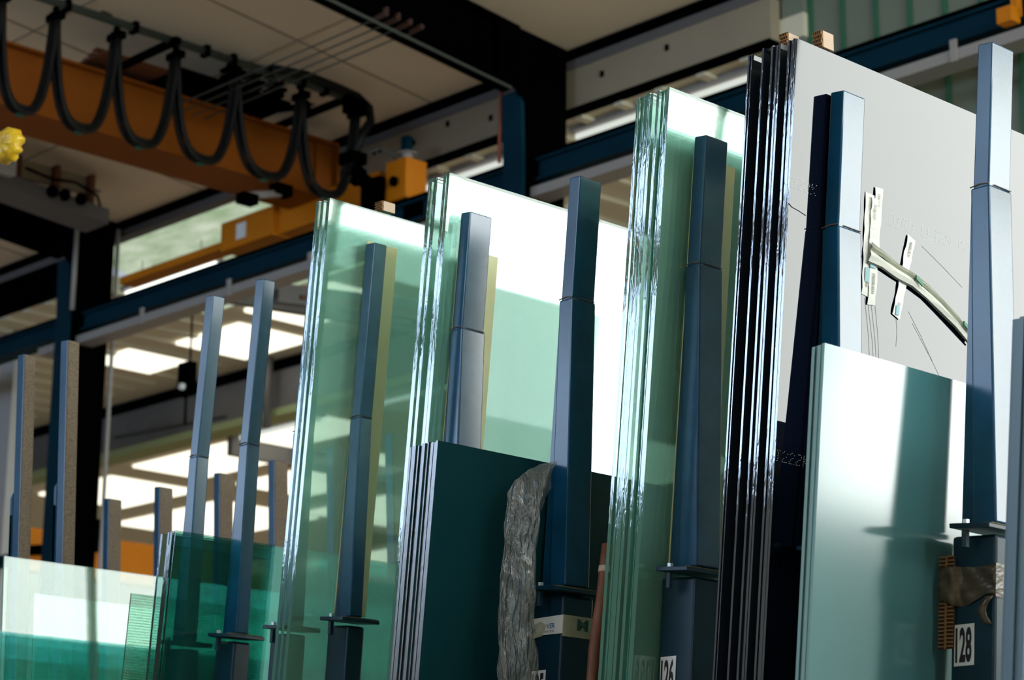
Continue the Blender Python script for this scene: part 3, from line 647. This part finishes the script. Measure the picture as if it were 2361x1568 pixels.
# ------------------------------------------------------------------ inked dot-matrix marking on the coated sheet
FONT = {'A':'01110100011000111111100011000110001','R':'11110100011000111110101001001010001','D':'11110100011000110001100011000111110','I':'01110001000010000100001000010001110',
'N':'10001110011010110011100011000110001','U':'10001100011000110001100011000101110','L':'10000100001000010000100001000011111','T':'11111001000010000100001000010000100',
'M':'10001110111010110001100011000110001','2':'01110100010000100110010001000011111','K':'10001100101010011000101001001010001',' ':'0'*35}
def ynavy(z): return 3.575 + .0975*(3.551-z)
def dots(body, x0, x1, z0, h, parent):
    n = len(body); cw = (x1-x0)/n; b = MB(); a = .0011
    for i, ch in enumerate(body):
        for k, v in enumerate(FONT[ch]):
            if v == '1' and random.random() > .12:
                cx = x0 + i*cw + (k % 5)*cw*.16 + random.uniform(-.0006,.0006) + (6-k//5)*.0006; cz = z0 + (6-k//5)*h/6 + random.uniform(-.0006,.0006)
                pts = []
                for q in range(6):
                    x = cx + a*math.cos(q*math.pi/3); z = cz + a*math.sin(q*math.pi/3); pts.append((x, ynavy(z)-.0006, z))
                b.poly(pts, [tuple(range(6))])
    return tag(b.build('ink_marking', 'dots', parent), kind='stuff')
dots('RDIAN ULTRA M2', 4.862, 5.285, 3.128, .030, navy[0])
dots('222K', 4.463, 4.575, 3.137, .028, navy[0])
dots('I222K', 4.457, 4.600, 2.398, .028, navy[0])
# crack running in from the edge
b = MB(); b.tube([(4.457, ynavy(3.09)-.001, 3.09), (4.47, ynavy(3.08)-.001, 3.083), (4.50, ynavy(3.075)-.001, 3.079), (4.53, ynavy(3.07)-.001, 3.073)], .0009, 5); b.build('crack', 'ink', navy[0])
for (xa, za, xb, zb) in ((4.80,2.90,4.84,2.70),(4.815,2.89,4.86,2.69),(4.83,2.89,4.87,2.70),(4.845,2.90,4.88,2.71),(4.945,2.87,4.95,2.79),(5.02,2.87,5.20,2.70),(5.05,3.10,5.25,3.02),(5.0,2.90,5.12,2.78)):
    b = MB(); b.tube([(xa, ynavy(za)-.0007, za), ((xa+xb)/2+.004, ynavy((za+zb)/2)-.0007, (za+zb)/2), (xb, ynavy(zb)-.0007, zb)], .00035, 4); b.build('scratch', 'scratch', navy[0])

# printed tape strips stuck on the coated sheet
def tape_strip(xa, za, xb, zb, wd, label, prints, lift=.0010, mat='tape_white', ragged=True):
    """strip centred on the line (xa, za)-(xb, zb) of the sheet face"""
    lift = lift*.6
    root = empty('paper_tape', (xa, ynavy(za)-lift, za), label, 'tape', 'printed tape strips on the coated sheet')
    d = Vector((xb-xa, 0, zb-za)); ln = d.length; d.normalize(); n = Vector((-d.z, 0, d.x))
    b = MB(); K = 14; top = []; 
    for k in range(K+1):
        for s in (-1, 1):
            j = random.uniform(-.0018, .0018) if ragged and 0 < k < K else 0
            if k in (0, K): j2 = random.uniform(-.004, .004)
            else: j2 = 0
            p = Vector((xa,0,za)) + d*(ln*k/K + j2) + n*(s*(wd/2+j))
            top.append((p.x, ynavy(p.z)-lift-.0012*(1.6+math.sin(k*1.7+s)), p.z))
    m_ = len(top)
    b.v = top + [(x, y+.0008, z) for x, y, z in top]
    for k in range(K):
        a = 2*k; b.f.append((a, a+1, a+3, a+2)); b.f.append((m_+a+2, m_+a+3, m_+a+1, m_+a)); b.f.append((a, a+2, m_+a+2, m_+a)); b.f.append((a+3, a+1, m_+a+1, m_+a+3))
    b.f += [(0, m_, m_+1, 1), (m_-2, m_-1, 2*m_-1, 2*m_-2)]; b.m = [0]*len(b.f)
    b.build('strip', mat, root)
    for (t0, body, mt, h, ws) in prints:
        p = Vector((xa,0,za)) + d*(ln*t0) - n*(h*.5)*(1)
        text('lettering', body, mt, (p.x, ynavy(p.z)-lift-.0042, p.z), (d.x, -.0975*d.z, d.z), (n.x, -.0975*n.z, n.z), h, ws, root)
    return root
tape_strip(4.800, 3.195, 4.802, 2.905, .038, 'long white printed tape strip right beside the post edge', [(.03,'DREISBUSCH','grey_ink',.010,.55),(.84,'DREI','ink',.012,.6)])
for nm, x, z in (('a',4.806,2.985),):
    pass
tape_strip(4.838, 3.222, 4.826, 2.885, .034, 'second long white tape strip lettered GLAS DREISBUSCH', [(.06,'EISBUSCH','grey_ink',.010,.6),(.575,'GLAS','blue_ink',.012,.65),(.735,'DREISBUSCH','ink',.012,.6)], lift=.004)
tape_strip(4.820, 3.185, 4.817, 3.005, .030, 'white tape strip layered between the two long strips', [(.1,'REISBUSCH','grey_ink',.010,.6)], lift=.0075)
tape_strip(4.995, 3.112, 4.940, 2.872, .036, 'short slanted white tape strip crossing the silver ribbon', [(.06,'REISBUSCH','ink',.012,.55),(.82,'GLAS','blue_ink',.011,.6)], lift=.004)
# printed blue fields
for (x0, x1, z0, z1, l) in ((4.810,4.835,2.988,3.03,.0068),(4.792,4.812,2.945,2.985,.0044),(4.935,4.950,2.878,2.905,.0066)):
    b = MB(); b.hexa([(x0, ynavy(z0)-l-.0006, z0), (x1, ynavy(z0)-l-.0006, z0), (x1, ynavy(z0)-l, z0), (x0, ynavy(z0)-l, z0)], [(x0, ynavy(z1)-l-.0006, z1), (x1, ynavy(z1)-l-.0006, z1), (x1, ynavy(z1)-l, z1), (x0, ynavy(z1)-l, z1)])
    o = b.build('blue_print', 'pale_blue'); par = [q for q in bpy.data.objects if q.name.startswith('paper_tape')]
    o.parent = par[{0:1,1:0,2:3}[(4.810,4.792,4.935).index(x0)]]; o.matrix_parent_inverse = Matrix.Translation(o.parent.location).inverted()
# silver ribbon of crumpled tape following the broken edge
rib = empty('crumpled_tape', (5.05, ynavy(2.98), 2.98), 'long crumpled silvery tape ribbon running down to the post', 'tape')
pts = [(4.80,3.03,.045),(4.86,3.020,.036),(4.93,3.002,.032),(5.00,2.990,.030),(5.07,2.972,.032),(5.14,2.943,.030),(5.21,2.912,.027),(5.29,2.872,.024)]
def ribbon(o0, o1, lift, mat, name):
    b = MB(); V = []
    for i, (x, z, wd) in enumerate(pts):
        for k, o in enumerate((o0, (o0+o1)/2, o1)):
            zz = z + wd*o; V.append((x + .12*wd*o, ynavy(zz) - .003 - lift*.7 - (.006 if k == 1 else 0) - .002*math.sin(i*2.3+k), zz))
    n = len(V); b.v = V + [(x, y+.0015, z) for x, y, z in V]
    for i in range(len(pts)-1):
        for k in range(2):
            a = 3*i+k; b.f.append((a, a+1, a+4, a+3)); b.f.append((n+a+3, n+a+4, n+a+1, n+a))
        a = 3*i; b.f.append((a, a+3, n+a+3, n+a)); b.f.append((a+5, a+2, n+a+2, n+a+5))
    b.m = [0]*len(b.f); b.build(name, mat, rib)
ribbon(-.62, .10, .010, 'tape_pale', 'white_fold'); ribbon(.10, .42, .012, 'tape_cream', 'print_fold'); ribbon(.42, .62, .010, 'tape_pale', 'upper_fold')
ribbon(-.74, -.62, .006, 'scratch', 'dark_edge')
b = MB()
for x, z in ((5.0, 2.995), (5.235, 2.908)):
    b.hexa([(x, ynavy(z)-.024, z-.006), (x+.028, ynavy(z)-.024, z-.022), (x+.028, ynavy(z)-.02, z-.022), (x, ynavy(z)-.02, z-.006)], [(x, ynavy(z)-.024, z+.006), (x+.028, ynavy(z)-.024, z-.008), (x+.028, ynavy(z)-.02, z-.008), (x, ynavy(z)-.02, z+.006)])
b.build('green_print', 'tape_green', rib)

# ------------------------------------------------------------------ cardboard blocks on top of the stacks
def card_block(x0, x1, y0, y1, z0, z1, label):
    root = empty('cardboard_block', ((x0+x1)/2, (y0+y1)/2, z0), label, 'cardboard', 'cardboard blocks on the glass stacks')
    b = MB(); b.box(x0+.006, x1, y0, y1, z0, z1); b.build('block', 'card_pink', root, bevel=.001)
    b = MB(); n = 4
    for k in range(n+1):
        z = z0+(z1-z0)*k/n; b.box(x0-.001, x0+.0055, y0, y1, max(z0, z-.0012), min(z1, z+.0012))
    for k in range(n):
        for j in range(5):
            y = y0+(y1-y0)*(j+.5*(k % 2))/5; b.box(x0, x0+.0055, y, y+.0012, z0+(z1-z0)*k/n+.0015, z0+(z1-z0)*(k+1)/n-.0015)
    b.build('corrugated_end', 'card', root)
card_block(4.655, 4.712, 5.545, 5.585, 3.5635, 3.598, 'pale cardboard block on the leftmost tall clear stack')
card_block(4.560, 4.612, 3.572, 3.606, 3.5575, 3.606, 'pale cardboard block on the front of the navy stack')
card_block(4.490, 4.540, 3.636, 3.668, 3.5575, 3.598, 'pale cardboard block on the second bundle of the navy stack')

# ------------------------------------------------------------------ cardboard and brown tape on post 128
s = .07
def yb3(z, o): return 3.049+o+s*(2.16-z)
root = empty('corrugated_pad', (4.56, 3.22, 1.88), 'brown corrugated cardboard strip taped to the post labelled 128', 'cardboard')
b = MB(); b.slab_x(4.581, 4.588, [(yb3(1.88,.171), 1.88), (yb3(1.88,.171)+.042, 1.88), (yb3(2.108,.171)+.042, 2.108), (yb3(2.108,.171), 2.108)]); b.build('board', 'card_dark', root)
b = MB()
for k in range(24):
    z = 1.884+k*.0096
    for (a, c) in ((.0, .018), (.024, .042)):
        y = yb3(z, .171); b.hexa([(4.577, y+a, z), (4.5807, y+a, z), (4.5807, y+c, z+.001), (4.577, y+c, z+.001)], [(4.577, y+a, z+.0035), (4.5807, y+a, z+.0035), (4.5807, y+c, z+.0045), (4.577, y+c, z+.0045)])
b.slab_x(4.5765, 4.5807, [(yb3(1.88,.171)+.0190, 1.88), (yb3(1.88,.171)+.0230, 1.88), (yb3(2.108,.171)+.0230, 2.108), (yb3(2.108,.171)+.0190, 2.108)])
b.build('flutes', 'card', root)
root = empty('packing_tape', (4.58, 3.2, 2.03), 'shiny brown packing tape wrapped around the post labelled 128', 'tape')
b = MB(); K = 26; Jn = 9; V = []
for k in range(K+1):
    t = k/K; y = 3.048+.052 + t*.192
    for j in range(Jn+1):
        q = j/Jn; zt = 2.078 - .004*math.sin(t*5); zb = 1.992 + .012*math.sin(t*6+1)
        z = zb+(zt-zb)*q
        y2 = yb3(z, .052)+min(t, .75)/.75*.116 + max(0, t-.75)/.25*.042; over = min(1, max(0, (t-.68)/.07))
        xo = .0035 + .0028*math.sin(q*17+t*6) + .0022*math.sin(t*19-q*9) 
        V.append((4.59-xo-.014*over, y2, z))
b.v = V
for k in range(K):
    for j in range(Jn):
        a = k*(Jn+1)+j; b.f.append((a, a+1, a+Jn+2, a+Jn+1))
b.m = [0]*len(b.f); o = b.build('band', 'tape_brown', root, smooth=True); sm = o.modifiers.new('thickness', 'SOLIDIFY'); sm.thickness = .0008
b = MB(); b.slab_x(4.588, 4.7165, [(yb3(1.995,.052), 1.995), (yb3(1.995,.054), 1.995), (yb3(2.078,.054), 2.078), (yb3(2.078,.052), 2.078)]); b.build('band_side', 'tape_brown', root)
b = MB(); V = []
for k in range(8):
    t = k/7
    for j in range(3): V.append((4.583-.008*math.sin(t*3)-.003*j, yb3(1.995-.07*t, .055)+.01*j+.016*math.sin(t*3), 1.998-.068*t))
b.v = V
for k in range(7):
    for j in range(2):
        a = 3*k+j; b.f.append((a, a+1, a+4, a+3))
b.m = [0]*len(b.f); o = b.build('loose_tail', 'tape_brown', root, smooth=True); o.modifiers.new('thickness', 'SOLIDIFY').thickness = .0008

# ------------------------------------------------------------------ printed tape on post 125
def yb5(z, o): return 4.546+o+s*(2.16-z)
root = empty('printed_tape', (4.58, 4.66, 2.065), 'cream printed tape band around the base of the post labelled 125', 'tape')
b = MB(); b.slab_x(4.5865, 4.5885, [(yb5(2.038,.053), 2.038), (yb5(2.038,.182), 2.040), (yb5(2.092,.182), 2.090), (yb5(2.092,.053), 2.092)]); b.build('left_band', 'tape_white', root)
b = MB(); b.slab_x(4.5885, 4.716, [(yb5(2.030,.0515), 2.030), (yb5(2.030,.0535), 2.030), (yb5(2.092,.0535), 2.092), (yb5(2.092,.0515), 2.092)]); b.build('right_band', 'tape_cream', root)
b = MB(); b.slab_x(4.583, 4.586, [(yb5(2.04,.135), 2.036), (yb5(2.03,.181), 2.030), (yb5(2.06,.181), 2.068), (yb5(2.06,.14), 2.078), (yb5(2.06,.118), 2.066)]); b.build('torn_patch', 'tape_cream', root)
text('lettering', 'VER', 'blue_ink', (4.586, yb5(2.058,.118), 2.056), (0,-1,0), (0,-.07,1), .0145, .95, root, bold=.02)
text('small_lettering', 'OVATION.', 'ink', (4.586, yb5(2.045,.128), 2.044), (0,-1,0), (0,-.07,1), .007, .9, root)
text('lettering', 'ER', 'blue_ink', (4.5825, yb5(2.05,.178), 2.046), (0,-1,0), (0,-.07,1), .0135, .9, root, bold=.02)
text('small_lettering', 'LA', 'grey_ink', (4.5825, yb5(2.036,.178), 2.036), (0,-1,0), (0,-.07,1), .006, .9, root)
yy = yb5(2.06,.0515)-.0008
text('logo_mark', 'M', 'green_ink', (4.645, yy, 2.050), (1,0,0), (0,-.07,1), .034, 1, root, bold=.05, width=.046)

# ------------------------------------------------------------------ wooden stick between the stacks
b = MB()
P0, P1 = Vector((4.617, 4.45, 2.283)), Vector((4.288, 4.45, 0.345))
pp, rr = [], []
for k in range(26):
    t = k/25; p = P0.lerp(P1, t); p.x += .002*math.sin(k*1.3); pp.append(p); rr.append(.0185+.0012*math.sin(k*2.1))
b.tube(pp, rr, 14); st = b.build('wooden_stick', 'wood', smooth=True)
tag(st, 'weathered brown wooden stick leaning beside the post labelled 125', 'stick')
b = MB(); q = P0.lerp(P1, .034); q2 = P0.lerp(P1, .043); b.tube([q, q2], .0196, 14); b.build('pale_nick', 'card_pink', st, smooth=True)

# ------------------------------------------------------------------ crumpled clear film
from mathutils import noise
prof = [(2.527,4.50,4.535),(2.50,4.445,4.540),(2.46,4.385,4.545),(2.42,4.365,4.515),(2.38,4.36,4.492),(2.30,4.35,4.485),(2.22,4.335,4.480),(2.14,4.325,4.470),(2.06,4.320,4.462),(1.97,4.315,4.466),(1.87,4.312,4.470),(1.7,4.305,4.47),(1.5,4.30,4.46),(1.2,4.30,4.44)]
NU, NV = 34, 120; V = []
for i in range(NV+1):
    z = 2.527-(2.527-1.2)*i/NV
    k = max(j for j in range(len(prof)-1) if prof[j][0] >= z-1e-9); a, c = prof[k], prof[k+1]
    t = (a[0]-z)/(a[0]-c[0]); xl = a[1]+(c[1]-a[1])*t; xr = a[2]+(c[2]-a[2])*t
    for j in range(NU+1):
        q = j/NU; x = xl+(xr-xl)*q
        nn = abs(noise.noise(Vector((x*16, z*7, 1.3))))*1.0 + .5*abs(noise.noise(Vector((x*42, z*19, 5.1)))) 
        roll = .018*math.sin(q*math.pi*2.2+z*3)
        xx = x + .010*noise.noise(Vector((z*14, q*3, 9)))
        V.append((xx, 4.60 - .022*nn + roll*.9 - .02*math.sin(q*math.pi), z + .004*noise.noise(Vector((x*50, z*30, 2)))))
b = MB(); b.v = V
for i in range(NV):
    for j in range(NU):
        a = i*(NU+1)+j; b.f.append((a, a+1, a+NU+2, a+NU+1))
b.m = [0]*len(b.f); fl = b.build('plastic_film', 'film', smooth=True); fl.modifiers.new('thickness', 'SOLIDIFY').thickness = .0006
tag(fl, 'crumpled clear plastic film hanging in front of the dark teal sheets', 'plastic film')

# ------------------------------------------------------------------ yellow glove-like wheel at the left edge
root = empty('handwheel', (4.6, 7.98, 3.0), 'crinkled yellow handwheel at the left picture edge', 'handwheel')
b = MB(); V = []; n = 40; cy, cz = 7.945, 4.393
rings = [(0, -.035), (.35, -.040), (.7, -.036), (1.0, -.015), (1.0, .015), (.7, .036), (0, .04)]
for rr_, dx in rings:
    for k in range(n):
        a = 2*math.pi*k/n; rad = .088*rr_*(1+.075*math.sin(a*9)*rr_+.03*math.sin(a*5)) ; V.append((4.6+dx+.008*math.sin(a*9)*rr_, cy-.0+rad*math.cos(a)*1.0, cz+rad*math.sin(a)*.85))
b.v = V
for i in range(len(rings)-1):
    for k in range(n): b.f.append((i*n+k, i*n+(k+1) % n, (i+1)*n+(k+1) % n, (i+1)*n+k))
b.m = [0]*len(b.f); b.build('wheel', 'yellow', root, smooth=True)
b = MB(); b.tube([(4.642, cy, cz), (4.66, cy+.30, cz+.01), (4.62, cy+.42, cz-.1), (4.58, cy+.44, 0.345)], .02, 10); b.build('stand_pipe', 'black', root, smooth=True)
